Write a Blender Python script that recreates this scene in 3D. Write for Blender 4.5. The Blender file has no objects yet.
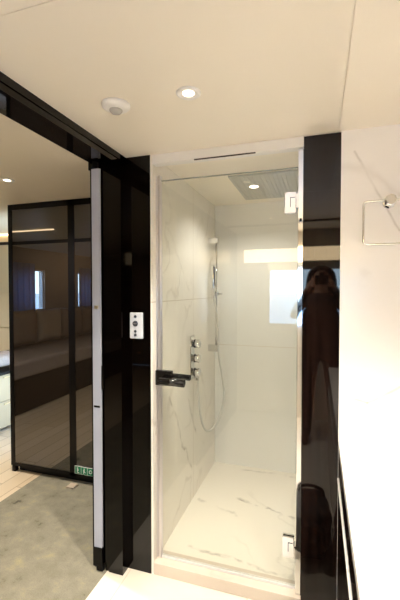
import bpy, bmesh, math, random
from mathutils import Vector, Matrix
random.seed(7)
PI = math.pi
S = bpy.context.scene
COL = S.collection
HC = 2.09          # ceiling height
CAMZ = 1.43

# ------------------------------------------------------------------ materials
def new_mat(name):
    m = bpy.data.materials.new(name); m.use_nodes = True
    nt = m.node_tree
    return m, nt, nt.nodes['Principled BSDF']

def setp(b, **k):
    for n, v in k.items():
        n = n.replace('_', ' ')
        if n in b.inputs: b.inputs[n].default_value = v

def plain(name, col, rough=.5, metal=0., ior=1.5, coat=0., noise=0.0, scale=60):
    m, nt, b = new_mat(name)
    setp(b, Base_Color=(*col, 1), Roughness=rough, Metallic=metal, IOR=ior, Coat_Weight=coat, Coat_Roughness=.02)
    if noise:
        tc = nt.nodes.new('ShaderNodeTexCoord'); n = nt.nodes.new('ShaderNodeTexNoise')
        n.inputs['Scale'].default_value = scale; n.inputs['Detail'].default_value = 4
        nt.links.new(tc.outputs['Object'], n.inputs['Vector'])
        mx = nt.nodes.new('ShaderNodeMix'); mx.data_type = 'RGBA'
        mx.inputs['A'].default_value = (*[c*(1-noise) for c in col], 1)
        mx.inputs['B'].default_value = (*[min(1, c*(1+noise)) for c in col], 1)
        nt.links.new(n.outputs['Fac'], mx.inputs['Factor'])
        nt.links.new(mx.outputs['Result'], b.inputs['Base Color'])
    return m

def emit(name, col, st):
    m, nt, b = new_mat(name)
    setp(b, Base_Color=(.8, .8, .8, 1), Emission_Color=(*col, 1), Emission_Strength=st)
    return m

def N(nt, t, **k):
    n = nt.nodes.new(t)
    for a, v in k.items():
        if hasattr(n, a): setattr(n, a, v)
        else: n.inputs[a].default_value = v
    return n

def ramp(nt, stops):
    r = nt.nodes.new('ShaderNodeValToRGB'); e = r.color_ramp.elements
    while len(e) < len(stops): e.new(.5)
    for el, (p, c) in zip(e, stops): el.position = p; el.color = (*c, 1) if len(c) == 3 else c
    return r

def gloss_wood(name, c0, c1, rough=.04, ior=1.5, sc=(55, 55, 1.2)):
    """high-gloss lacquered veneer with fine vertical grain"""
    m, nt, b = new_mat(name); L = nt.links.new
    g = N(nt, 'ShaderNodeNewGeometry'); mp = N(nt, 'ShaderNodeMapping'); mp.inputs['Scale'].default_value = sc
    L(g.outputs['Position'], mp.inputs['Vector'])
    n = N(nt, 'ShaderNodeTexNoise', Scale=1.0, Detail=3.0); L(mp.outputs[0], n.inputs['Vector'])
    r = ramp(nt, [(.35, c0), (.7, c1)]); L(n.outputs['Fac'], r.inputs[0]); L(r.outputs[0], b.inputs['Base Color'])
    setp(b, Roughness=rough, IOR=ior)
    return m

def marble(name, base, vein, scale=1.0, vscale=1.3, amount=1.0, rough=.12, rot=(0, 0, 0), width=.03, seed=0., joints=None, jcol=(.5, .45, .38), lines=None, lw=.006, lwarp=.06):
    """pale veined marble; joints = list of (axis, position) for thin slab joints"""
    m, nt, b = new_mat(name); L = nt.links.new
    g = N(nt, 'ShaderNodeNewGeometry'); mp = N(nt, 'ShaderNodeMapping')
    mp.inputs['Rotation'].default_value = rot; mp.inputs['Location'].default_value = (seed, seed*.7, seed*1.3)
    L(g.outputs['Position'], mp.inputs['Vector'])
    warp = N(nt, 'ShaderNodeTexNoise', Scale=2.2*scale, Detail=5.0); L(mp.outputs[0], warp.inputs['Vector'])
    add = N(nt, 'ShaderNodeVectorMath', operation='MULTIPLY_ADD')
    L(warp.outputs['Color'], add.inputs[0]); add.inputs[1].default_value = (.55, .55, .55); L(mp.outputs[0], add.inputs[2])
    st = N(nt, 'ShaderNodeMapping'); st.inputs['Scale'].default_value = (1, 2.4, .55); L(add.outputs[0], st.inputs['Vector'])
    n = N(nt, 'ShaderNodeTexNoise', Scale=vscale*scale, Detail=2.0); L(st.outputs[0], n.inputs['Vector'])
    sub = N(nt, 'ShaderNodeMath', operation='SUBTRACT'); L(n.outputs['Fac'], sub.inputs[0]); sub.inputs[1].default_value = .5
    ab = N(nt, 'ShaderNodeMath', operation='ABSOLUTE'); L(sub.outputs[0], ab.inputs[0])
    r = ramp(nt, [(0, (1, 1, 1)), (width, (0, 0, 0))]); L(ab.outputs[0], r.inputs[0])
    mk = N(nt, 'ShaderNodeTexNoise', Scale=1.7*scale, Detail=1.0); L(mp.outputs[0], mk.inputs['Vector'])
    mr = ramp(nt, [(.42, (0, 0, 0)), (.62, (1, 1, 1))]); L(mk.outputs['Fac'], mr.inputs[0])
    mu = N(nt, 'ShaderNodeMath', operation='MULTIPLY'); L(r.outputs[0], mu.inputs[0]); L(mr.outputs[0], mu.inputs[1])
    mu2 = N(nt, 'ShaderNodeMath', operation='MULTIPLY'); L(mu.outputs[0], mu2.inputs[0]); mu2.inputs[1].default_value = amount
    cl = N(nt, 'ShaderNodeTexNoise', Scale=.9*scale, Detail=4.0); L(mp.outputs[0], cl.inputs['Vector'])
    cr = ramp(nt, [(.3, tuple(c*.95 for c in base)), (.7, base)]); L(cl.outputs['Fac'], cr.inputs[0])
    mx = N(nt, 'ShaderNodeMix', data_type='RGBA'); L(mu2.outputs[0], mx.inputs['Factor']); L(cr.outputs[0], mx.inputs['A']); mx.inputs['B'].default_value = (*vein, 1)
    out = mx.outputs['Result']
    if lines:
        wn = N(nt, 'ShaderNodeTexNoise', Scale=7.0, Detail=6.0, Roughness=.6); L(g.outputs['Position'], wn.inputs['Vector'])
        ws = N(nt, 'ShaderNodeVectorMath', operation='SUBTRACT'); L(wn.outputs['Color'], ws.inputs[0]); ws.inputs[1].default_value = (.5, .5, .5)
        wp = N(nt, 'ShaderNodeVectorMath', operation='MULTIPLY_ADD'); L(ws.outputs[0], wp.inputs[0]); wp.inputs[1].default_value = (lwarp,)*3; L(g.outputs['Position'], wp.inputs[2])
        br = N(nt, 'ShaderNodeTexNoise', Scale=16.0, Detail=3.0); L(g.outputs['Position'], br.inputs['Vector'])
        bk = ramp(nt, [(.3, (.15, .15, .15)), (.65, (1, 1, 1))]); L(br.outputs['Fac'], bk.inputs[0])
        for a, c, k in lines:
            a, c = Vector(a), Vector(c); ab = c-a
            d = N(nt, 'ShaderNodeVectorMath', operation='SUBTRACT'); L(wp.outputs[0], d.inputs[0]); d.inputs[1].default_value = a
            dt = N(nt, 'ShaderNodeVectorMath', operation='DOT_PRODUCT'); L(d.outputs[0], dt.inputs[0]); dt.inputs[1].default_value = ab/ab.length_squared
            ct = N(nt, 'ShaderNodeMath', operation='MAXIMUM'); L(dt.outputs['Value'], ct.inputs[0]); ct.inputs[1].default_value = 0
            cu_ = N(nt, 'ShaderNodeMath', operation='MINIMUM'); L(ct.outputs[0], cu_.inputs[0]); cu_.inputs[1].default_value = 1
            sc_ = N(nt, 'ShaderNodeVectorMath', operation='SCALE'); sc_.inputs[0].default_value = ab; L(cu_.outputs[0], sc_.inputs['Scale'])
            df = N(nt, 'ShaderNodeVectorMath', operation='SUBTRACT'); L(d.outputs[0], df.inputs[0]); L(sc_.outputs[0], df.inputs[1])
            ln = N(nt, 'ShaderNodeVectorMath', operation='LENGTH'); L(df.outputs[0], ln.inputs[0])
            mr_ = N(nt, 'ShaderNodeMapRange'); L(ln.outputs['Value'], mr_.inputs['Value']); mr_.inputs['From Min'].default_value = 0; mr_.inputs['From Max'].default_value = lw
            mr_.inputs['To Min'].default_value = k; mr_.inputs['To Max'].default_value = 0
            mm = N(nt, 'ShaderNodeMath', operation='MULTIPLY'); L(mr_.outputs[0], mm.inputs[0]); L(bk.outputs[0], mm.inputs[1])
            mj = N(nt, 'ShaderNodeMix', data_type='RGBA'); L(mm.outputs[0], mj.inputs['Factor']); L(out, mj.inputs['A']); mj.inputs['B'].default_value = (*[t*.75 for t in vein], 1)
            out = mj.outputs['Result']
    if joints:
        sx = N(nt, 'ShaderNodeSeparateXYZ'); L(g.outputs['Position'], sx.inputs[0])
        for ax, pos in joints:
            d = N(nt, 'ShaderNodeMath', operation='SUBTRACT'); L(sx.outputs[ax], d.inputs[0]); d.inputs[1].default_value = pos
            a2 = N(nt, 'ShaderNodeMath', operation='ABSOLUTE'); L(d.outputs[0], a2.inputs[0])
            lt = N(nt, 'ShaderNodeMath', operation='LESS_THAN'); L(a2.outputs[0], lt.inputs[0]); lt.inputs[1].default_value = .0018
            mj = N(nt, 'ShaderNodeMix', data_type='RGBA'); L(lt.outputs[0], mj.inputs['Factor']); L(out, mj.inputs['A']); mj.inputs['B'].default_value = (*jcol, 1)
            out = mj.outputs['Result']
    L(out, b.inputs['Base Color']); setp(b, Roughness=rough, IOR=1.45)
    return m

def clear_glass(name, tint=(.97, .985, .97), ior=1.5):
    m = bpy.data.materials.new(name); m.use_nodes = True; nt = m.node_tree; L = nt.links.new
    nt.nodes.remove(nt.nodes['Principled BSDF']); out = nt.nodes['Material Output']
    g = N(nt, 'ShaderNodeNewGeometry')
    io = N(nt, 'ShaderNodeMix', data_type='FLOAT'); io.inputs['A'].default_value = ior; io.inputs['B'].default_value = 1/ior
    L(g.outputs['Backfacing'], io.inputs['Factor'])
    fr = N(nt, 'ShaderNodeFresnel'); L(io.outputs['Result'], fr.inputs['IOR'])
    t = N(nt, 'ShaderNodeBsdfTransparent'); t.inputs[0].default_value = (*tint, 1)
    gl = N(nt, 'ShaderNodeBsdfGlossy'); gl.inputs['Roughness'].default_value = .0
    ms = N(nt, 'ShaderNodeMixShader'); L(fr.outputs[0], ms.inputs[0]); L(t.outputs[0], ms.inputs[1]); L(gl.outputs[0], ms.inputs[2])
    L(ms.outputs[0], out.inputs['Surface'])
    return m

def carpet(name):
    m, nt, b = new_mat(name); L = nt.links.new
    g = N(nt, 'ShaderNodeNewGeometry')
    n1 = N(nt, 'ShaderNodeTexNoise', Scale=9.0, Detail=6.0, Roughness=.65); L(g.outputs['Position'], n1.inputs['Vector'])
    n2 = N(nt, 'ShaderNodeTexNoise', Scale=220.0, Detail=2.0); L(g.outputs['Position'], n2.inputs['Vector'])
    r = ramp(nt, [(.30, (.09, .08, .055)), (.38, (.23, .212, .15)), (.55, (.275, .255, .19)), (.70, (.36, .32, .19))]); L(n1.outputs['Fac'], r.inputs[0])
    mx = N(nt, 'ShaderNodeMix', data_type='RGBA', blend_type='MULTIPLY'); mx.inputs['Factor'].default_value = .5
    L(r.outputs[0], mx.inputs['A']); L(n2.outputs['Color'], mx.inputs['B'])
    r2 = ramp(nt, [(.3, (.6, .6, .6)), (.7, (1.1, 1.1, 1.1))]); L(n2.outputs['Fac'], r2.inputs[0]); L(r2.outputs[0], mx.inputs['B'])
    L(mx.outputs['Result'], b.inputs['Base Color']); setp(b, Roughness=.95)
    bp = N(nt, 'ShaderNodeBump', Strength=.4, Distance=.004); L(n2.outputs['Fac'], bp.inputs['Height']); L(bp.outputs[0], b.inputs['Normal'])
    return m

def planks(name):
    m, nt, b = new_mat(name); L = nt.links.new
    g = N(nt, 'ShaderNodeNewGeometry'); mp = N(nt, 'ShaderNodeMapping'); mp.inputs['Rotation'].default_value = (0, 0, PI/2)
    L(g.outputs['Position'], mp.inputs['Vector'])
    br = N(nt, 'ShaderNodeTexBrick'); br.inputs['Scale'].default_value = 1.0; br.inputs['Brick Width'].default_value = 1.4; br.inputs['Row Height'].default_value = .13
    br.inputs['Mortar Size'].default_value = .004; br.inputs['Color1'].default_value = (.62, .50, .34, 1); br.inputs['Color2'].default_value = (.70, .58, .42, 1); br.inputs['Mortar'].default_value = (.42, .32, .2, 1)
    L(mp.outputs[0], br.inputs['Vector']); L(br.outputs['Color'], b.inputs['Base Color']); setp(b, Roughness=.3)
    return m

def tiles(name):
    return marble(name, (.86, .79, .66), (.74, .66, .52), .8, 1.1, .35, rough=.28, width=.05,
                  joints=[('X', -.90), ('X', -.30), ('X', .30), ('Y', .98), ('Y', .38), ('Y', -.22)], jcol=(.66, .58, .45))

M = {}
M['ceiling'] = plain('cream ceiling lacquer', (.89, .82, .70), .35)
M['bedceil'] = plain('cream bedroom ceiling lacquer', (.80, .72, .57), .4)
M['white'] = plain('white plastic', (.82, .80, .76), .35)
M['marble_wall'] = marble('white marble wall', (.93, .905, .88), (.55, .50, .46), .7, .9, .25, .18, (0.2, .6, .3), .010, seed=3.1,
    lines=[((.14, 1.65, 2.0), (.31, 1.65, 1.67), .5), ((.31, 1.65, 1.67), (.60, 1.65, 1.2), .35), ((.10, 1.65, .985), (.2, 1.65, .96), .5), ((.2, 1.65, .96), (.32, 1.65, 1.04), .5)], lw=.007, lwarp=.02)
M['marble_shower'] = marble('cream shower marble', (.90, .855, .775), (.50, .44, .36), 1.0, 1.2, .38, .12, (.5, .2, .8), .014, seed=1.7,
    lines=[((-.775, 1.87, .83), (-.775, 2.04, .54), .8), ((-.775, 2.04, .54), (-.775, 2.24, .25), .8), ((-.775, 2.155, .756), (-.775, 2.35, .435), .8), ((-.775, 2.35, .435), (-.775, 2.49, .33), .5), ((-.775, 1.85, 1.75), (-.775, 2.2, 1.42), .35)], lw=.016, lwarp=.12, joints=[('Y', 2.27), ('Z', 1.37)], jcol=(.62, .54, .43))
M['marble_back'] = marble('white shower marble', (.86, .855, .82), (.64, .60, .54), .8, .9, .25, .08, (.2, .1, .5), .02, seed=5.2, joints=[('Z', 1.0)], jcol=(.72, .66, .56))
M['marble_floor'] = marble('shower floor marble', (.88, .83, .74), (.45, .40, .33), 1.0, 1.35, .35, .2, (0, 0, .95), .014, seed=8.3,
    lines=[((-.72, 2.25, .055), (-.47, 2.18, .055), .7), ((-.53, 2.36, .055), (-.09, 2.22, .055), .9), ((-.53, 2.75, .055), (-.13, 2.75, .055), .7), ((-.655, 1.83, .055), (-.37, 1.81, .055), .9), ((-.37, 1.81, .055), (-.10, 1.76, .055), .8)], lw=.016, lwarp=.14)
M['marble_top'] = marble('white counter marble', (.93, .90, .85), (.75, .69, .6), .7, .8, .2, .12, (.1, .3, .2), .02, seed=2.3)
M['curb'] = marble('curb marble', (.70, .61, .51), (.55, .47, .38), 1.5, 1.0, .3, .25, seed=4.)
M['tile'] = tiles('cream floor tile')
M['wood'] = gloss_wood('dark macassar veneer', (.0035, .002, .0015), (.013, .0062, .0045), .03, 1.42)
M['wood_black'] = gloss_wood('near black lacquered veneer', (.001, .0006, .0005), (.003, .0015, .001), .035, 1.36)
M['smoke'] = gloss_wood('smoked bronze glass', (.013, .009, .006), (.018, .012, .008), .015, 2.15)
M['black'] = plain('black satin lacquer', (.003, .0025, .0025), .3, ior=1.3)
M['blackmetal'] = plain('black gloss metal', (.008, .007, .006), .12, 0, 1.5)
M['chrome'] = plain('polished chrome', (.74, .735, .725), .06, 1.)
M['satin'] = plain('satin aluminium', (.66, .64, .65), .3, 1.)
M['grey'] = plain('light grey edge strip', (.46, .485, .57), .4)
M['glass'] = clear_glass('shower glass', (.972, .98, .958))
M['pane'] = clear_glass('window glass', (.96, .98, .98))
M['carpet'] = carpet('olive grey carpet')
M['planks'] = planks('pale plank floor')
M['cream'] = plain('cream wall panel', (.80, .70, .50), .45)
M['bedwall'] = plain('beige bedroom wall', (.46, .38, .28), .6)
M['gap'] = plain('dark shadow gap', (.03, .02, .015), .6)
M['quilt'] = plain('grey brown quilted fabric', (.34, .29, .26), .9, noise=.25, scale=40)
M['cush_dark'] = plain('taupe cushion fabric', (.26, .20, .15), .9, noise=.2, scale=80)
M['cush_light'] = plain('sand cushion fabric', (.50, .41, .31), .9, noise=.15, scale=80)
M['curtain'], nt, b = new_mat('blue grey sheer curtain')
setp(b, Base_Color=(.30, .36, .47, 1), Roughness=.8)
tl = N(nt, 'ShaderNodeBsdfTranslucent'); tl.inputs[0].default_value = (.28, .36, .50, 1)
ms = N(nt, 'ShaderNodeMixShader'); ms.inputs[0].default_value = .5
nt.links.new(b.outputs[0], ms.inputs[1]); nt.links.new(tl.outputs[0], ms.inputs[2]); nt.links.new(ms.outputs[0], nt.nodes['Material Output'].inputs['Surface'])
M['brass'] = plain('pale brass', (.75, .62, .36), .3, 1.)
M['green'] = plain('safety green print', (.01, .23, .10), .4)
M['signwhite'] = plain('white sign vinyl', (.8, .84, .78), .4)
M['rain'] = plain('brushed steel shower plate', (.50, .50, .47), .45, .3)
M['blind'] = plain('cream blind fabric', (.86, .72, .5), .7)
M['sea'] = plain('pale sea water', (.30, .40, .47), .25, noise=.4, scale=.4)
M['ledw'] = emit('lamp glow', (1, .84, .62), 3)
M['ledcove'] = emit('cove light', (1, .72, .42), 3)
M['ledbox'] = emit('warm wall light diffuser', (1, .74, .42), 7)
M['edge'] = plain('polished glass edge', (.25, .28, .25), .1)
M['hose'] = plain('pale grey hose', (.62, .61, .57), .25)
M['dresser'] = plain('cream dresser lacquer', (.45, .36, .22), .4)
M['pull'] = plain('brushed aluminium pull', (.80, .78, .75), .4, .3)
M['plate'] = plain('cool white faceplate', (.66, .69, .74), .35)
M['lens'] = plain('grey sensor lens', (.45, .43, .40), .2)
M['button'] = plain('dark grey button', (.06, .065, .08), .4)
M['jacket'] = plain('black jacket cloth', (.012, .011, .013), .9, noise=.2, scale=60)
M['trousers'] = plain('dark trousers cloth', (.016, .014, .015), .9)
M['skin'] = plain('skin', (.50, .30, .21), .5)
M['hair'] = plain('dark hair', (.012, .008, .006), .5)
M['shoe'] = plain('black shoe leather', (.01, .01, .01), .3)
M['bag'] = plain('black bag canvas', (.02, .018, .017), .85, noise=.3, scale=70)
M['eyew'] = plain('eye white', (.8, .78, .75), .2)

# ------------------------------------------------------------------ mesh helpers
def BM(): return bmesh.new()

def box(bm, x0, x1, y0, y1, z0, z1, bev=0., seg=2, mi=0):
    g = bmesh.ops.create_cube(bm, size=1.0)
    vs = g['verts']
    for v in vs:
        v.co = Vector((x0+(v.co.x+.5)*(x1-x0), y0+(v.co.y+.5)*(y1-y0), z0+(v.co.z+.5)*(z1-z0)))
    fs = {f for v in vs for f in v.link_faces}
    for f in fs: f.material_index = mi
    if bev:
        es = list({e for v in vs for e in v.link_edges})
        bmesh.ops.bevel(bm, geom=es, offset=bev, segments=seg, profile=.5, affect='EDGES')

def tube(bm, pts, r, n=12, caps=True, closed=False):
    pts = [Vector(p) for p in pts]; rings = []; prev = None
    rr = r if isinstance(r, (list, tuple)) else [r]*len(pts)
    for i, p in enumerate(pts):
        if closed: t = pts[(i+1) % len(pts)]-pts[i-1]
        else: t = pts[min(i+1, len(pts)-1)]-pts[max(i-1, 0)]
        t.normalize()
        if prev is None:
            a = t.orthogonal().normalized()
        else:
            a = (prev-t*prev.dot(t)).normalized()
        prev = a; b = t.cross(a)
        rings.append([bm.verts.new(p+(a*math.cos(2*PI*k/n)+b*math.sin(2*PI*k/n))*rr[i]) for k in range(n)])
    m = len(rings)
    for i in range(m if closed else m-1):
        A, B = rings[i], rings[(i+1) % m]
        for k in range(n):
            bm.faces.new((A[k], A[(k+1) % n], B[(k+1) % n], B[k])).smooth = True
    if caps and not closed:
        bm.faces.new(rings[0][::-1]); bm.faces.new(rings[-1])

def lathe(bm, prof, c, axis='Z', n=32):
    """prof: (radius, height) pairs turned about axis through c"""
    c = Vector(c)
    def P(r, h, a):
        x, y = r*math.cos(a), r*math.sin(a)
        return c+Vector({'Z': (x, y, h), 'Y': (x, h, y), 'X': (h, x, y)}[axis])
    rings = [[bm.verts.new(P(max(r, 1e-5), h, 2*PI*k/n)) for k in range(n)] for r, h in prof]
    for A, B in zip(rings, rings[1:]):
        for k in range(n): bm.faces.new((A[k], A[(k+1) % n], B[(k+1) % n], B[k])).smooth = True
    bm.faces.new(rings[0][::-1]); bm.faces.new(rings[-1])
    bmesh.ops.recalc_face_normals(bm, faces=bm.faces[:])

def spline(pts, k=8):
    pts = [Vector(p) for p in pts]; out = []
    for i in range(len(pts)-1):
        p0, p1, p2, p3 = pts[max(i-1, 0)], pts[i], pts[i+1], pts[min(i+2, len(pts)-1)]
        for j in range(k):
            t = j/k
            out.append(.5*((2*p1)+(p2-p0)*t+(2*p0-5*p1+4*p2-p3)*t*t+(3*p1-p0-3*p2+p3)*t**3))
    out.append(pts[-1]); return out

def link(name, bm, mat, parent=None):
    """links the bmesh as ONE mesh object; world coordinates become local to the parent's origin"""
    bmesh.ops.recalc_face_normals(bm, faces=bm.faces[:])
    if parent is not None:
        off = Vector((0, 0, 0)); p = parent
        while p is not None: off += p.location; p = p.parent
        bmesh.ops.translate(bm, verts=bm.verts[:], vec=-off)
    me = bpy.data.meshes.new(name); bm.to_mesh(me); bm.free()
    for mm in (mat if isinstance(mat, (list, tuple)) else [mat]): me.materials.append(mm)
    o = bpy.data.objects.new(name, me); COL.objects.link(o)
    if parent is not None: o.parent = parent
    return o

def part(name, mat, parent, *boxes, bev=0.):
    bm = BM()
    for b in boxes: box(bm, *b, bev=bev)
    return link(name, bm, mat, parent)

def tag(o, label, cat, group=None, kind=None):
    o['label'] = label; o['category'] = cat
    if group: o['group'] = group
    if kind: o['kind'] = kind
    return o

def thing(name, label, cat, loc, group=None, kind=None):
    o = bpy.data.objects.new(name, None); COL.objects.link(o); o.location = loc
    o.empty_display_size = .05
    return tag(o, label, cat, group, kind)

def struct(name, mat, label, cat, *boxes, bev=0.):
    o = part(name, mat, None, *boxes, bev=bev)
    return tag(o, label, cat, kind='structure')

def copy_tree(root, loc, label, group=None):
    r = root.copy(); COL.objects.link(r); r.location = loc; r['label'] = label
    if group: r['group'] = group
    for c in root.children:
        d = c.copy(); COL.objects.link(d); d.parent = r
        for e in c.children:
            f = e.copy(); COL.objects.link(f); f.parent = d
    return r

# ------------------------------------------------------------------ setting
WF = 1.65                    # plane of the front wall
XL = -.918                   # left wall
XR = .78                     # right wall
YB = -.90                    # hull wall behind
struct('floor_bathroom', M['tile'], 'cream marble tile floor in front of the shower', 'floor', (-1.01, XR+.1, YB-.1, WF+.12, -.06, 0))
struct('floor_carpet', M['carpet'], 'mottled olive grey carpet in front of the dark wardrobe', 'floor', (-2.03, -1.01, -3.0, 2.6, -.06, 0))
struct('floor_bedroom', M['planks'], 'pale plank floor beyond the carpet in the bedroom', 'floor', (-4.5, -2.03, -3.0, 3.6, -.06, -.002))
struct('floor_shower', M['marble_floor'], 'veined marble floor inside the shower', 'floor', (-.775, .12, WF+.1, 2.80, -.06, .055))
# ceiling panels with real thin joints between them
struct('ceiling_bathroom', M['ceiling'], 'cream ceiling of the bathroom with thin panel joints', 'ceiling',
       (XL-.2, .0745, .7135, WF+.02, HC, HC+.06), (.0775, XR+.1, .7135, WF+.02, HC, HC+.06),
       (XL-.2, .0745, YB-.1, .7105, HC, HC+.06), (.0775, XR+.1, YB-.1, .7105, HC, HC+.06), (XL-.2, XR+.1, YB-.1, WF+.02, HC+.004, HC+.08))
struct('ceiling_shower', M['ceiling'], 'cream ceiling inside the shower', 'ceiling', (-.80, .14, WF+.02, 2.82, HC, HC+.06))
struct('ceiling_bedroom', M['bedceil'], 'cream bedroom ceiling seen through the doorway', 'ceiling', (-4.5, XL-.2, -3.0, 3.6, HC, HC+.06))
# front wall
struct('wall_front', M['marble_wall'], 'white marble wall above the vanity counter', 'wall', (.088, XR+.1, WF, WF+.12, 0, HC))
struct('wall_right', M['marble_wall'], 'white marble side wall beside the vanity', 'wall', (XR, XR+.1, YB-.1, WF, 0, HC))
# hull wall with its window opening
wx0, wx1, wz0, wz1 = -.56, .46, 1.02, 1.68
struct('wall_hull', M['ceiling'], 'cream hull wall behind the bathroom with a wide window', 'wall',
       (XL-.2, wx0, YB-.12, YB, 0, HC), (wx1, XR+.1, YB-.12, YB, 0, HC), (wx0, wx1, YB-.12, YB, 0, wz0), (wx0, wx1, YB-.12, YB, wz1, HC))
w = thing('window_1', 'wide hull window behind the bathroom, reflected in the shower glass', 'window', (-.05, YB-.06, wz0), kind='structure')
part('window_frame', M['white'], w, (wx0, wx1, YB-.08, YB-.03, wz0, wz0+.02), (wx0, wx1, YB-.08, YB-.03, wz1-.02, wz1), (wx0, wx0+.02, YB-.08, YB-.03, wz0, wz1), (wx1-.02, wx1, YB-.08, YB-.03, wz0, wz1))
part('pane', M['pane'], w, (wx0+.02, wx1-.02, YB-.06, YB-.054, wz0+.02, wz1-.02))
b = thing('wall_light', 'long warm lit wall light above the hull window', 'wall light', (-.05, YB+.03, 1.74))
part('diffuser', M['ledbox'], b, (-.83, .50, YB+.002, YB+.03, 1.75, 1.90), bev=.004)
part('housing', M['satin'], b, (-.84, .51, YB, YB+.034, 1.735, 1.75), (-.84, .51, YB, YB+.034, 1.90, 1.915))
struct('trim_1', M['gap'], 'dark blind track on the ceiling before the hull wall', 'trim', (-.90, XR-.02, -.34, -.31, HC-.015, HC))

# left wall with the sliding-door opening
struct('wall_left', M['wood_black'], 'near black gloss panelling beside the doorway', 'wall',
       (XL-.08, XL, WF-.055, WF+.01, 0, HC),                      # jamb facing the room
       (-1.10, XL-.08, WF-.055, WF-.045, 2.03, HC),
       (-1.10, -1.085, WF-.04, 2.27, 0, HC), (-1.02, -.985, WF-.05, 2.27, 0, HC),
       (-1.10, XL, YB, .60, 0, HC))
struct('trim_2', M['wood_black'], 'dark header track above the doorway to the bedroom', 'trim',
       (XL-.03, XL, .60, WF, 2.035, HC), (-1.03, XL-.03, .60, WF-.055, 2.055, HC), (-1.10, -1.03, .60, WF-.055, 2.07, HC), (XL-.012, XL+.004, .60, WF, 2.06, 2.066))
# pillars
struct('trim_3', M['wood_black'], 'near black gloss pillar left of the shower door', 'pillar', (XL, -.787, WF, WF+.10, 0, HC))
struct('trim_4', M['wood'], 'dark wood gloss pillar right of the shower door', 'pillar', (-.062, .088, WF, WF+.10, 0, HC-.004))
struct('trim_5', M['marble_shower'], 'stone reveal of the shower opening', 'trim', (-.787, -.775, WF+.002, WF+.10, 0, HC))
struct('trim_6', M['curb'], 'pale marble curb under the shower door', 'trim', (-.775, -.062, WF, WF+.10, 0, .06), bev=.003)
struct('trim_7', M['white'], 'white header across the top of the shower opening', 'trim', (-.775, -.062, WF+.002, WF+.05, 2.045, HC), bev=.002)
struct('trim_8', M['gap'], 'thin dark slot under the shower header', 'trim', (-.56, -.27, WF+.001, WF+.004, 2.040, 2.046))
# shower walls
struct('wall_shower_left', M['marble_shower'], 'veined cream marble wall with the shower fittings', 'wall', (-.985, -.775, WF+.10, 2.92, 0, HC))
struct('wall_shower_back', M['marble_back'], 'glossy pale marble wall at the back of the shower', 'wall', (-.985, .24, 2.80, 2.92, 0, HC))
struct('wall_shower_right', M['marble_back'], 'pale marble wall at the right of the shower', 'wall', (.12, .24, WF+.10, 2.80, 0, HC))

# bedroom shell
struct('wall_bedroom_back', M['cream'], 'cream panelled bedroom wall beyond the wardrobe', 'wall',
       (-4.5, -2.2, 3.46, 3.56, 0, .975), (-4.5, -2.2, 3.46, 3.56, .985, 1.415), (-4.5, -2.2, 3.46, 3.56, 1.425, 1.965), (-4.5, -2.2, 3.46, 3.56, 2.0, HC), (-4.5, -2.2, 3.50, 3.57, 0, HC))
struct('trim_9', M['gap'], 'dark horizontal groove high on the cream panelled wall', 'trim', (-4.4, -2.2, 3.455, 3.50, 1.966, 1.999))
ow = [(-.52, .16, 1.10, 1.76), (-2.2, -1.42, 1.10, 1.76)]
X0 = -4.36
struct('wall_bedroom_hull', M['bedwall'], 'beige hull wall of the bedroom with two windows', 'wall',
       (X0-.12, X0, -3.0, 3.5, 0, 1.10), (X0-.12, X0, -3.0, 3.5, 1.76, HC), (X0-.12, X0, -3.0, -2.2, 1.10, 1.76), (X0-.12, X0, -1.42, -.52, 1.10, 1.76), (X0-.12, X0, .16, 3.5, 1.10, 1.76))
struct('wall_bedroom_rear', M['bedwall'], 'beige bedroom wall behind the sofa end', 'wall', (-4.5, -1.0, -3.1, -3.0, 0, HC))
struct('wall_bedroom_side', M['bedwall'], 'beige wall between bedroom and bathroom', 'wall', (-1.12, -1.10, -3.0, .60, 0, HC))
for i, (a, c, z0, z1) in enumerate(ow):
    w = thing('window_%d' % (i+2), ['bedroom hull window half covered by a blue grey curtain', 'bedroom hull window further along the sofa'][i], 'window', (X0-.06, (a+c)/2, z0), kind='structure')
    part('window_frame', M['white'], w, (X0-.08, X0-.03, a, c, z0, z0+.02), (X0-.08, X0-.03, a, c, z1-.02, z1), (X0-.08, X0-.03, a, a+.02, z0, z1), (X0-.08, X0-.03, c-.02, c, z0, z1))
    part('pane', M['pane'], w, (X0-.06, X0-.054, a+.02, c-.02, z0+.02, z1-.02))
struct('trim_11', M['ledcove'], 'thin warm cove light line on the bedroom ceiling', 'trim', (-3.35, -2.72, 1.235, 1.247, HC-.012, HC))
struct('trim_12', M['ledcove'], 'warm cove light line above the cream panelled wall', 'trim', (-4.3, -2.3, 3.435, 3.45, 2.076, 2.085))
struct('sea', M['sea'], 'pale sea outside the windows', 'sea', (-300, 300, -400, -4.0, -3.2, -3.0))
struct('sea', M['sea'], 'pale sea outside the bedroom windows', 'sea', (-400, -6.0, -4.0, 300, -3.2, -3.0))

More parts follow.
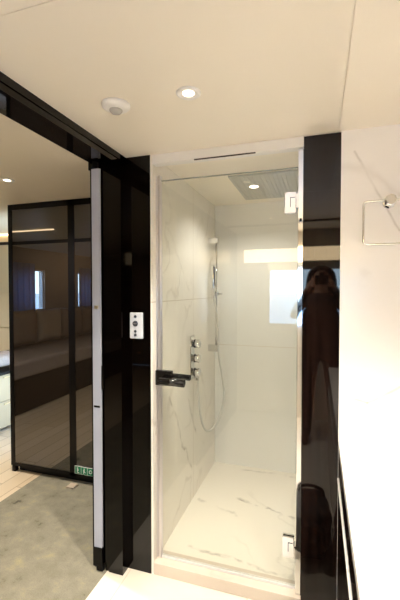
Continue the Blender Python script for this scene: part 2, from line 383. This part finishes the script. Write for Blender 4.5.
# ------------------------------------------------------------------ shower door
YG = 1.70
d = thing('glass_door', 'frameless clear glass shower door between the two dark pillars', 'shower door', (-.42, YG, .06), kind='thing')
part('glass_pane', M['glass'], d, (-.750, -.088, YG, YG+.008, .072, 1.972), bev=.001)
ch = part('wall_channel', M['satin'], d, (-.775, -.769, YG-.012, YG+.022, .062, 2.00), (-.769, -.762, YG-.004, YG+.018, .062, 2.00), (-.762, -.752, YG-.010, YG+.020, .062, 2.00), bev=.001)
part('seal', M['satin'], d, (-.752, -.748, YG-.002, YG+.010, .070, 1.972))
part('hinge_post', M['chrome'], d, (-.086, -.0625, YG-.035, YG+.012, .062, 2.04), bev=.002)
part('polished_edge', M['edge'], d, (-.750, -.088, YG, YG+.008, 1.9725, 1.977))
part('bottom_seal', M['white'], d, (-.750, -.088, YG-.004, YG+.012, .061, .072))
def hinge(zc):
    h = part('hinge', M['chrome'], d, (-.146, -.094, YG-.010, YG-.0005, zc-.047, zc+.047), (-.146, -.094, YG+.0085, YG+.017, zc-.047, zc+.047), bev=.002)
    bm = BM(); tube(bm, [(-.090, YG-.006, zc-.026), (-.090, YG-.006, zc+.026)], .0085); link('hinge_knuckle', bm, M['chrome'], h)
    part('wall_plate', M['chrome'], h, (-.094, -.083, YG-.038, YG-.004, zc-.030, zc+.030), bev=.001)
    part('hinge_groove', M['button'], h, (-.121, -.1185, YG-.0112, YG-.0095, zc-.020, zc+.022), (-.121, -.100, YG-.0112, YG-.0095, zc+.020, zc+.0225), bev=0)
hinge(1.82); hinge(.255)
# lever set clamped on the free edge of the glass
lk = part('lock_case', M['blackmetal'], d, (-.774, -.686, YG-.026, YG-.0005, .952, 1.028), (-.745, -.700, YG+.0085, YG+.026, .955, 1.018), bev=.004)
def lever(y, sgn, x1, z, th):
    bm = BM()
    tube(bm, [(-.724, y, z), (-.724, y+sgn*.030, z)], .013)
    tube(bm, [(-.740, y+sgn*.036, z), (-.736, y+sgn*.036, z), (x1+.012, y+sgn*.036, z-.004), (x1+.003, y+sgn*.036, z-.004), (x1, y+sgn*.036, z-.004)], [th*.7, th, th, th*.8, th*.4], 16)
    return link('lever', bm, M['blackmetal'], d)
lever(YG-.018, -1, -.620, .984, .0195); lever(YG+.024, 1, -.630, .985, .015)
part('dark_reflection', M['black'], d, (-.079, -.069, YG-.043, YG-.034, 1.728, 1.742), bev=.002)  # black block stands in for a dark line reflected in the chrome post

# ------------------------------------------------------------------ shower fittings
px, py = .0, 0
rx0, rx1, ry0, ry1 = -.50, .03, 2.085, 2.64
r = thing('rain_shower', 'square brushed steel rain shower panel set in the shower ceiling', 'shower head', ((rx0+rx1)/2, (ry0+ry1)/2, HC-.012))
bm = BM(); box(bm, rx0, rx1, ry0, ry1, HC-.012, HC, .002)
nz = 22
for i in range(nz):
    for j in range(nz):
        x = rx0+.02+(rx1-rx0-.04)*i/(nz-1); y = ry0+.02+(ry1-ry0-.04)*j/(nz-1)
        if (x+.385)**2+(y-2.30)**2 < .04**2: continue
        bmesh.ops.create_cone(bm, cap_ends=True, segments=6, radius1=.0035, radius2=.004, depth=.003, matrix=Matrix.Translation((x, y, HC-.0135)))
link('spray_plate', bm, M['rain'], r)
bm = BM(); lathe(bm, [(.034, -.016), (.036, -.012), (.036, -.010)], (-.385, 2.30, HC), 'Z', 24); lo = link('light_rim', bm, M['chrome'], r)
bm = BM(); lathe(bm, [(.027, -.0175), (.028, -.016)], (-.385, 2.30, HC), 'Z', 24); link('light_lens', bm, M['ledw'], lo)

RX, RY = -.715, 2.62
s = thing('shower_rail', 'slim chrome shower rail on the marble side wall', 'shower rail', (RX, RY, .96))
bm = BM(); tube(bm, [(RX, RY, .985), (RX, RY, 1.80)], .0085, 16); link('rail', bm, M['chrome'], s)
part('bracket', M['chrome'], s, (-.775, RX+.016, RY-.018, RY+.018, 1.775, 1.812), bev=.003)
part('bracket', M['chrome'], s, (-.775, RX+.016, RY-.020, RY+.020, .975, 1.025), bev=.003)
sl = part('slider', M['chrome'], s, (RX-.016, RX+.016, RY-.018, RY+.018, 1.385, 1.42), bev=.004)
bm = BM(); tube(bm, [(RX+.016, RY-.0, 1.402), (RX+.045, RY-.0, 1.402)], .008); link('slider_knob', bm, M['chrome'], sl)
h = thing('hand_shower', 'chrome stick hand shower and looping hose hanging on the rail', 'hand shower', (RX-.01, RY-.03, 1.36))
bm = BM(); tube(bm, [(RX-.01, RY-.032, 1.37), (RX-.010, RY-.034, 1.39), (RX-.010, RY-.038, 1.44), (RX-.012, RY-.046, 1.60), (RX-.012, RY-.047, 1.61)], [.008, .011, .012, .0115, .008], 16); hb = link('handset', bm, M['chrome'], h)
part('spray_face', M['button'], hb, (RX-.004, RX+.0015, RY-.060, RY-.040, 1.46, 1.60), bev=.001)
bm = BM()
hz = spline([(RX-.010, RY-.032, 1.37), (RX+.016, RY-.03, 1.25), (RX+.022, RY-.03, 1.05), (RX+.030, RY-.03, .93), (RX+.060, RY-.03, .76), (RX+.070, RY-.05, .64), (RX+.045, RY-.10, .51), (RX+.005, RY-.17, .445), (RX-.020, RY-.245, .49), (RX-.035, RY-.29, .62), (RX-.04, RY-.305, .75), (RX-.042, RY-.31, .825)], 8)
tube(bm, hz, .0065, 10); link('hose', bm, M['hose'], h)

mY, mZ = 2.235, .98
mx = thing('shower_mixer', 'chrome shower mixer with stacked knobs on the marble side wall', 'shower mixer', (-.775, mY, .86))
part('back_plate', M['chrome'], mx, (-.775, -.765, mY-.035, mY+.035, .855, 1.135), bev=.004)
for zc in (1.085, .99, .90):
    bm = BM(); lathe(bm, [(.020, 0), (.020, .006), (.027, .008), (.027, .045), (.024, .049)], (-.766, mY, zc), 'X', 24); kb = link('knob', bm, M['chrome'], mx)
    bm = BM(); lathe(bm, [(.0205, .0055), (.0275, .012), (.0275, .020)], (-.766, mY, zc), 'X', 24); link('knob_ring', bm, M['blackmetal'], kb)
    bm = BM(); box(bm, -.742, -.730, mY-.006, mY+.052, zc-.006, zc+.006, .003); link('knob_lever', bm, M['blackmetal'], kb)
o = thing('hose_outlet', 'small chrome wall outlet where the shower hose starts', 'outlet', (-.775, 2.312, .845))
bm = BM(); lathe(bm, [(.024, 0), (.024, .006), (.012, .008), (.012, .025)], (-.775, 2.312, .85), 'X', 24); link('rosette', bm, M['chrome'], o)
bm = BM(); tube(bm, spline([(-.755, 2.312, .85), (-.757, 2.311, .847), (-.757, 2.31, .826)], 4), .0095, 12); link('elbow', bm, M['chrome'], o)

# ------------------------------------------------------------------ vanity
cb = thing('vanity_cabinet', 'dark gloss vanity cabinet under the white marble counter', 'cabinet', (.45, .75, 0))
VY0 = .12
part('carcass', M['wood_black'], cb, (.118, XR-.002, VY0, WF-.002, .08, .755))
part('plinth', M['black'], cb, (.17, XR-.002, VY0, WF-.002, 0, .08))
def front(name, y0, y1, z0, z1):
    return part(name, M['wood'], cb, (.0885, .117, y0, y1, z0, z1), bev=.001)
for y0, y1 in ((VY0, .55), (.552, 1.1), (1.102, WF-.004)):
    f = front('drawer', y0, y1, .635, .752); part('pull_strip', M['pull'], f, (.0848, .110, y0, y1, .6235, .6305))
    front('door', y0, y1, .085, .618)
t = part('countertop', M['marble_top'], None, (.0885, XR-.002, VY0-.02, WF-.002, .757, .792), bev=.002)
tag(t, 'bright white marble counter along the right wall', 'countertop')

# towel ring
tz = 1.785
tr = thing('towel_ring', 'square chrome towel ring on the white marble wall', 'towel ring', (.262, WF, tz))
bm = BM()
lathe(bm, [(.024, -.001), (.024, -.012), (.017, -.014), (.013, -.040), (.021, -.044), (.023, -.058), (.018, -.062)], (.268, WF, tz-.005), 'Y', 8)
for f in bm.faces: f.smooth = False
link('mount', bm, M['chrome'], tr)
cy = WF-.040
def rrect(x0, x1, z0, z1, y, rad, k=6):
    out = []
    for cx, cz, a0 in ((x1-rad, z1-rad, 0), (x0+rad, z1-rad, PI/2), (x0+rad, z0+rad, PI), (x1-rad, z0+rad, 1.5*PI)):
        for j in range(k+1):
            a = a0+PI/2*j/k; out.append((cx+rad*math.cos(a), y, cz+rad*math.sin(a)))
    return out
bm = BM(); tube(bm, rrect(.172, .345, 1.612, tz-.002, cy, .014), .0042, 10, closed=True); link('ring', bm, M['chrome'], tr)

# control panel on the left pillar
cp = thing('control_panel', 'white wall control panel with dark buttons on the black pillar', 'control panel', (-.87, WF, 1.25))
part('faceplate', M['plate'], cp, (-.895, -.825, WF-.014, WF, 1.188, 1.318), bev=.004)
for x, z, ra, rb in ((-.863, 1.298, .007, .007), (-.863, 1.263, .0145, .0145), (-.863, 1.225, .007, .007), (-.863, 1.206, .007, .007)):
    bm = BM(); lathe(bm, [(ra, 0), (ra, -.0165+.014), (ra*.85, -.004)], (x, WF-.0138, z), 'Y', 20); bt = link('button', bm, M['button'], cp)
    if ra > .01: part('button_mark', M['satin'], bt, (x-.008, x+.008, WF-.0188, WF-.0176, z-.002, z+.002))

# ------------------------------------------------------------------ ceiling fittings
def downlight(x, y, label, group='recessed ceiling spotlights'):
    o = thing('ceiling_downlight', label, 'downlight', (x, y, HC), group)
    bm = BM(); lathe(bm, [(.042, 0), (.042, -.003), (.038, -.006), (.032, -.006), (.026, -.002)], (x, y, HC), 'Z', 40); link('trim_ring', bm, M['white'], o)
    bm = BM(); lathe(bm, [(.019, -.0035), (.021, -.001)], (x, y, HC), 'Z', 32); link('lamp', bm, M['ledw'], o)
    return o
DL = downlight(-.418, 1.175, 'lit round downlight in the bathroom ceiling beside the motion detector')
copy_tree(DL, (.45, .95, HC), 'lit round downlight above the vanity counter')
copy_tree(DL, (-.418, .0, HC), 'lit round downlight above the bathroom middle')
copy_tree(DL, (-1.78, 1.76, HC), 'round downlight in the bedroom ceiling before the wardrobe')
copy_tree(DL, (-3.35, 2.0, HC), 'added downlight, out of view, brightening the bedroom plank floor')  # added fixture out of view, carries the plank floor beam
copy_tree(DL, (-1.75, -.5, HC), 'round downlight above the bedroom carpet')
md = thing('motion_detector', 'round white ceiling motion detector with a grey lens', 'motion detector', (-.69, 1.17, HC))
bm = BM(); lathe(bm, [(.050, 0), (.050, -.008), (.046, -.012), (.036, -.018), (.028, -.020)], (-.69, 1.17, HC), 'Z', 40); link('housing', bm, M['white'], md)
bm = BM(); lathe(bm, [(.023, -.019), (.023, -.023), (.017, -.030), (.008, -.033)], (-.69, 1.17, HC), 'Z', 28); link('sensor_lens', bm, M['lens'], md)

# ------------------------------------------------------------------ pocket sliding door
sd = thing('sliding_door', 'dark sliding pocket door with a light grey edge, slid open', 'sliding door', (-1.055, 1.60, 0), kind='thing')
part('leaf', M['wood_black'], sd, (-1.078, -1.032, 1.600, 2.24, .03, 2.04))
part('edge_strip', M['grey'], sd, (-1.0775, -1.0325, 1.588, 1.600, .12, 2.03))
part('bottom_guide', M['black'], sd, (-1.078, -1.030, 1.585, 1.600, .022, .12), (-1.062, -1.026, 1.583, 1.600, .004, .03))
part('roller_guide', M['black'], sd, (-1.070, -1.040, 1.583, 1.600, 2.03, 2.066))
part('latch', M['brass'], sd, (-1.066, -1.044, 1.5865, 1.589, 1.335, 1.352))
part('lock_slot', M['black'], sd, (-1.072, -1.038, 1.5865, 1.589, .838, .848))
part('door_handle', M['blackmetal'], sd, (-1.031, -1.022, 1.592, 1.602, .93, 1.05))

# ------------------------------------------------------------------ wardrobe
WY = 2.27
wd = thing('wardrobe', 'tall dark smoked glass wardrobe seen through the doorway', 'wardrobe', (-1.69, WY+.3, 0))
part('carcass', M['black'], wd, (-2.295, -1.105, WY+.03, WY+.62, .05, HC-.002))
part('frame', M['black'], wd, (-2.295, -2.26, WY, WY+.03, .05, HC-.002), (-1.745, -1.692, WY, WY+.03, .05, HC-.002), (-2.26, -1.105, WY, WY+.03, 2.045, HC-.002), (-2.26, -1.105, WY, WY+.03, .05, .075))
part('plinth', M['black'], wd, (-2.25, -1.105, WY+.04, WY+.6, 0, .05))
for x0, x1 in ((-2.259, -1.746), (-1.691, -1.106)):
    dr = part('door', M['black'], wd, (x0, x1, WY+.012, WY+.028, .076, 2.044))
    part('glass_panel', M['smoke'], dr, (x0, x1, WY+.004, WY+.0115, .076, 1.778), (x0, x1, WY+.004, WY+.0115, 1.803, 2.044))
part('foot', M['black'], wd, (-2.29, -2.26, WY+.005, WY+.04, 0, .05)); 
# green safety sign
sg = thing('safety_sign', 'small green and white safety sign low on the wardrobe door', 'sign', (-1.62, WY, .1))
part('backing', M['signwhite'], sg, (-1.700, -1.535, WY-.0035, WY-.0005, .075, .133))
part('backing_clip', M['signwhite'], sg, (-1.690, -1.545, WY-.0005, WY+.004, .09, .12))
for i in range(3):
    x = -1.697+i*.0535
    part('panel', M['green'], sg, (x+.001, x+.0505, WY-.0045, WY-.0033, .078, .130))
    cx = x+.026
    bm = BM()
    if i < 2:
        lathe(bm, [(.005, 0), (.005, -.001)], (cx-.004+.004*i, WY-.0043, .119), 'Y', 12)
        box(bm, cx-.008, cx+.004, WY-.0053, WY-.0043, .097, .113); box(bm, cx-.008, cx-.003, WY-.0053, WY-.0043, .083, .098); box(bm, cx, cx+.010, WY-.0053, WY-.0043, .083+.008*i, .089+.008*i)
    else:
        tube(bm, [(cx+.011*math.cos(a*PI/8), WY-.0045, .104+.011*math.sin(a*PI/8)) for a in range(16)], .003, 6, closed=True)
    link('symbol', bm, M['signwhite'], sg)
tg = part('floor_tag', M['cush_light'], None, (-1.72, -1.66, 2.19, 2.25, .0005, .012), bev=.003)
tag(tg, 'small pale tag on the carpet below the wardrobe sign', 'tag')

# dresser and bolster beyond the wardrobe
ds = thing('dresser', 'low cream dresser with a dark top edge beyond the wardrobe', 'dresser', (-3.3, 3.0, 0))
part('carcass', M['dresser'], ds, (-3.60, -3.03, 2.55, 3.40, .03, .58))
part('top', M['black'], ds, (-3.62, -2.98, 2.53, 3.42, .58, .605), bev=.002)
for a in range(2):
    dw = part('drawer', M['dresser'], ds, (-3.03, -3.015, 2.56, 3.39, .04+a*.27, .30+a*.27), bev=.002)
    part('drawer_pull', M['brass'], dw, (-3.016, -3.004, 2.9, 3.05, .27+a*.27, .28+a*.27))
def cushion(name, w, hgt, t, mat, loc, rot, label, group):
    bm = BM(); n = 14
    for side in (1, -1):
        g = [[None]*(n+1) for _ in range(n+1)]
        for i in range(n+1):
            for j in range(n+1):
                u, v = i/n*2-1, j/n*2-1
                k = (max(0, 1-u**4)*max(0, 1-v**4))**.5
                pinch = 1-.06*(u*u*(1-v*v)*0+(1-abs(v))*u*u*.6)
                g[i][j] = bm.verts.new((u*w/2*(1-.05*(1-v*v)), side*t/2*k, v*hgt/2*(1-.06*(1-u*u))))
        for i in range(n):
            for j in range(n): bm.faces.new((g[i][j], g[i+1][j], g[i+1][j+1], g[i][j+1])).smooth = True
    bmesh.ops.remove_doubles(bm, verts=bm.verts[:], dist=1e-4)
    o = link(name, bm, mat); o.location = loc; o.rotation_euler = rot
    return tag(o, label, 'cushion', group)
cushion('cushion', .45, .16, .3, M['quilt'], (-3.22, 2.95, .695), (0, 0, PI/2), 'grey bolster cushion lying on the cream dresser', None)

# sofa with cushions, mirrored in the wardrobe
sf = thing('sofa', 'long grey brown sofa under the bedroom windows, mirrored in the wardrobe', 'sofa', (-3.8, -.6, 0))
part('base', M['wood_black'], sf, (-4.34, -3.25, -2.6, 1.35, .002, .395))
bm = BM(); box(bm, -4.34, -3.24, -2.6, 1.35, .397, .60, .04, 4); link('seat', bm, M['quilt'], sf)
bm = BM(); box(bm, -4.34, -4.10, -2.6, 1.35, .602, .93, .05, 4); link('backrest', bm, M['quilt'], sf)
for i, y in enumerate((.95, .42, -.12, -.66, -1.2, -1.77, -2.33)):
    cushion('cushion', .52, .50, .20, M['cush_light'] if i % 3 == 2 else M['cush_dark'], (-3.96, y, .90), (0, math.radians(0), PI/2), 
            ['taupe cushion at the sofa end nearest the wardrobe', 'taupe cushion second from the wardrobe end of the sofa', 'sand coloured cushion below the curtained window', 'taupe cushion beside the sand cushion towards the far end', 'taupe cushion before the far window on the sofa', 'sand coloured cushion near the far sofa end', 'taupe cushion at the far sofa end'][i], 'cushions on the sofa')
def curtain(y0, y1, label):
    bm = BM(); n = max(8, int((y1-y0)/.02))
    pts = [(X0+.05+.02*math.sin(k*1.1), y0+(y1-y0)*k/n) for k in range(n+1)]
    for (xa, ya), (xb, yb) in zip(pts, pts[1:]):
        q = [bm.verts.new(p) for p in ((xa, ya, 1.0), (xb, yb, 1.0), (xb, yb, 1.85), (xa, ya, 1.85))]; bm.faces.new(q).smooth = True
    bmesh.ops.remove_doubles(bm, verts=bm.verts[:], dist=1e-5)
    cu = link('curtain', bm, M['curtain']); tag(cu, label, 'curtain')
    cu.modifiers.new('thick', 'SOLIDIFY').thickness = .003
curtain(-.24, .22, 'blue grey sheer curtain drawn half across the bedroom window nearest the wardrobe')
curtain(-2.25, -1.38, 'blue curtain drawn across the far bedroom window')

# ------------------------------------------------------------------ bag on the floor (mirrored low in the pillar)
bg = thing('bag', 'black canvas bag on the bathroom floor, mirrored low in the pillar', 'bag', (-.03, 1.16, 0))
bm = BM(); bmesh.ops.create_grid(bm, x_segments=1, y_segments=1, size=.001); bm.clear()
g = bmesh.ops.create_icosphere(bm, subdivisions=4, radius=1)
for v in bm.verts:
    c = v.co
    f = 1+.10*math.sin(7*c.x+3*c.z)*math.sin(5*c.y+2*c.z)+.05*math.sin(17*c.z+4*c.x)
    p = [math.copysign(abs(t)**.7, t) for t in c]
    v.co = Vector((-.03+p[0]*.105*f, 1.18+p[1]*.20*f, .132+p[2]*.13*(f if c.z > 0 else 1)))
for f in bm.faces: f.smooth = True
link('body', bm, M['bag'], bg)
bm = BM(); tube(bm, spline([(-.10, 1.1, .24), (-.09, 1.1, .28), (-.03, 1.1, .295), (.03, 1.1, .28), (.04, 1.1, .24)], 6), .009, 8); link('strap', bm, M['bag'], bg)

# ------------------------------------------------------------------ photographer mirrored in the dark pillar
PY = -.32
ps = thing('person', 'person in dark clothes holding up a camera, mirrored in the dark pillar', 'person', (.03, PY, 0))
V, E, R = [], [], []
def jt(p, r, par=None):
    V.append(Vector((.03+p[0], PY+p[1], p[2]))); R.append(r if isinstance(r, tuple) else (r, r))
    if par is not None: E.append((par, len(V)-1))
    return len(V)-1
pel = jt((0, 0, .90), (.19, .125))
wai = jt((0, .0, 1.04), (.185, .120), pel); che = jt((0, -.01, 1.22), (.195, .125), wai); col = jt((0, -.01, 1.34), (.12, .085), che)
nek = jt((0, .0, 1.42), (.055, .055), col); hd0 = jt((0, .02, 1.48), (.070, .078), nek); hd1 = jt((0, .025, 1.56), (.076, .092), hd0); hd2 = jt((0, .015, 1.615), (.060, .072), hd1)
for s in (-1, 1):
    hip = jt((s*.095, 0, .84), .095, pel); kn = jt((s*.11, .02, .47), .062, hip); an = jt((s*.12, -.01, .10), .043, kn); 
    toe = jt((s*.13, .10, .045), (.042, .035), an); jt((s*.135, .17, .035), (.036, .028), toe)
    sh = jt((s*.175, -.01, 1.32), .062, col); el = jt((s*.26, .08, 1.16), .047, sh); wr = jt((s*.135, .185, 1.41), .029, el)
    pm = jt((s*.092, .205, 1.480), (.030, .022), wr)
    for k in range(4):
        a = jt((s*(.086-.002*k), .225, 1.482+.017*(k-1.0)), .0095, pm)
        c_ = jt((s*(.070-.002*abs(k-1)), .252, 1.484+.017*(k-1.0)), .0085, a); jt((s*(.052+.003*abs(k-1)), .256, 1.484+.0165*(k-1.0)), .0075, c_)
    a = jt((s*.086, .188, 1.511), .010, pm); jt((s*.062, .184, 1.531), .008, a)
me = bpy.data.meshes.new('person_body'); me.from_pydata([v-Vector((.03, PY, 0)) for v in V], E, [])
tmp = bpy.data.objects.new('tmp_body', me); COL.objects.link(tmp)
sk = tmp.modifiers.new('skin', 'SKIN'); sk.use_smooth_shade = True
for i, sv in enumerate(me.skin_vertices[0].data): sv.radius = R[i]; sv.use_root = (i == 0)
tmp.modifiers.new('sub', 'SUBSURF').levels = 1
bpy.context.view_layer.update()
dg = bpy.context.evaluated_depsgraph_get()
bme = bpy.data.meshes.new_from_object(tmp.evaluated_get(dg)); bpy.data.objects.remove(tmp)
bme.name = 'body'; bme.materials.clear()
for k in ('jacket', 'trousers', 'skin', 'shoe'): bme.materials.append(M[k])
for p in bme.polygons:
    c = p.center
    p.material_index = 3 if c.z < .085 else 1 if c.z < .88 else 2 if (c.z > 1.405 and abs(c.x) < .1 and c.y < .16) or (c.y > .178 and c.z > 1.42) else 0
    p.use_smooth = True
bo = bpy.data.objects.new('body', bme); COL.objects.link(bo); bo.parent = ps
def ell(bm, c, r, keep=None):
    bmesh.ops.create_icosphere(bm, subdivisions=3, radius=1)
    for v in bm.verts: v.co = Vector((c[0]+v.co.x*r[0], c[1]+v.co.y*r[1], c[2]+v.co.z*r[2]))
    if keep: bmesh.ops.delete(bm, geom=[v for v in bm.verts if not keep(v.co)], context='VERTS')
    for f in bm.faces: f.smooth = True
bm = BM(); ell(bm, (.03, PY-.012, 1.555), (.128, .122, .105), lambda c: c.y < PY+.055 or c.z > 1.61)
for v in bm.verts:
    if v.co.z < 1.57: v.co.z -= (1.57-v.co.z)*1.9; v.co.x = .03+(v.co.x-.03)*(1+max(0, 1.57-v.co.z)*1.3)
hr = link('hair', bm, M['hair'], ps); hr.modifiers.new('t', 'SOLIDIFY').thickness = .012
for s in (-1, 1):
    bm = BM(); ell(bm, (.03+s*.030, PY+.108, 1.555), (.011, .009, .008)); link('eye', bm, M['eyew'], ps)
    bm = BM(); ell(bm, (.03+s*.080, PY+.02, 1.535), (.010, .022, .030)); link('ear', bm, M['skin'], ps)
bm = BM(); ell(bm, (.03, PY+.118, 1.53), (.012, .018, .020)); link('nose', bm, M['skin'], ps)
bm = BM(); ell(bm, (.03, PY+.100, 1.488), (.022, .010, .006)); link('mouth', bm, M['skin'], ps)
cm = thing('camera', 'black photo camera held up by the person in dark clothes', 'camera', (.03, PY+.25, 1.38))
part('camera_body', M['black'], cm, (-.026, .086, PY+.205, PY+.240, 1.475, 1.560), bev=.006)
part('viewfinder', M['black'], cm, (.008, .052, PY+.20, PY+.240, 1.560, 1.585), bev=.005)
bm = BM(); lathe(bm, [(.034, 0), (.034, .008), (.031, .010), (.031, .022), (.033, .023)], (.03, PY+.238, 1.515), 'Y', 28); link('lens', bm, M['blackmetal'], cm)

# ------------------------------------------------------------------ lights
def spot(loc, e, col, size=2.4, blend=.6, rad=.03):
    l = bpy.data.lights.new('downlight_beam', 'SPOT'); l.energy = e; l.color = col; l.spot_size = size; l.spot_blend = blend; l.shadow_soft_size = rad
    o = bpy.data.objects.new('downlight_beam', l); COL.objects.link(o); o.location = loc; return o
def area(loc, rot, sx, sy):
    l = bpy.data.lights.new('window_portal', 'AREA'); l.shape = 'RECTANGLE'; l.size = sx; l.size_y = sy; l.cycles.is_portal = True
    o = bpy.data.objects.new('window_portal', l); COL.objects.link(o); o.location = loc; o.rotation_euler = rot; return o
WARM = (1, .90, .77)
spot((-.418, 1.175, HC-.012), 68, WARM, 1.75, .8)
spot((.45, .95, HC-.012), 45, (1, .92, .82), 1.5, .8)
spot((-.418, 0, HC-.012), 80, WARM, 1.9, .8)
spot((-.385, 2.30, HC-.022), 13, (1, .95, .87), 2.5, .7)
spot((-1.78, 1.76, HC-.012), 60, WARM)
spot((-3.35, 2.0, HC-.012), 38, WARM)  # added spot, out of view, put in to brighten the bedroom planks
spot((-1.75, -.5, HC-.012), 60, WARM)
area((-.05, YB-.14, 1.35), (PI/2, 0, 0), 1.0, .64)
area((X0-.14, -.18, 1.43), (0, -PI/2, 0), .66, .66)
area((X0-.14, -1.8, 1.43), (0, -PI/2, 0), .66, .76)
wo = bpy.data.worlds.new('sky'); S.world = wo; wo.use_nodes = True
nt = wo.node_tree; bgn = nt.nodes['Background']
tc = N(nt, 'ShaderNodeTexCoord'); sp = N(nt, 'ShaderNodeSeparateXYZ'); nt.links.new(tc.outputs['Generated'], sp.inputs[0])
rp = ramp(nt, [(0, (.64, .84, 1.0)), (.08, (.62, .80, 1.0)), (.6, (.25, .48, .95))]); nt.links.new(sp.outputs['Z'], rp.inputs[0]); nt.links.new(rp.outputs[0], bgn.inputs['Color'])
bgn.inputs['Strength'].default_value = 6.5

# ------------------------------------------------------------------ camera
cd = bpy.data.cameras.new('camera'); co = bpy.data.objects.new('view', cd); COL.objects.link(co)
cd.sensor_fit = 'HORIZONTAL'; cd.sensor_width = 24; cd.lens = 367/400*24; cd.clip_start = .02; cd.clip_end = 1000
co.location = (0, 0, CAMZ); co.rotation_euler = (math.radians(90-1.56), 0, math.radians(17.8))
S.camera = co
vs = S.view_settings
vs.view_transform = 'Standard'; vs.look = 'None'; vs.gamma = 1; vs.use_curve_mapping = False; vs.exposure = 1.0
S.cycles.max_bounces = 12; S.cycles.transparent_max_bounces = 16; S.cycles.use_denoising = True
S.cycles.sample_clamp_indirect = 6
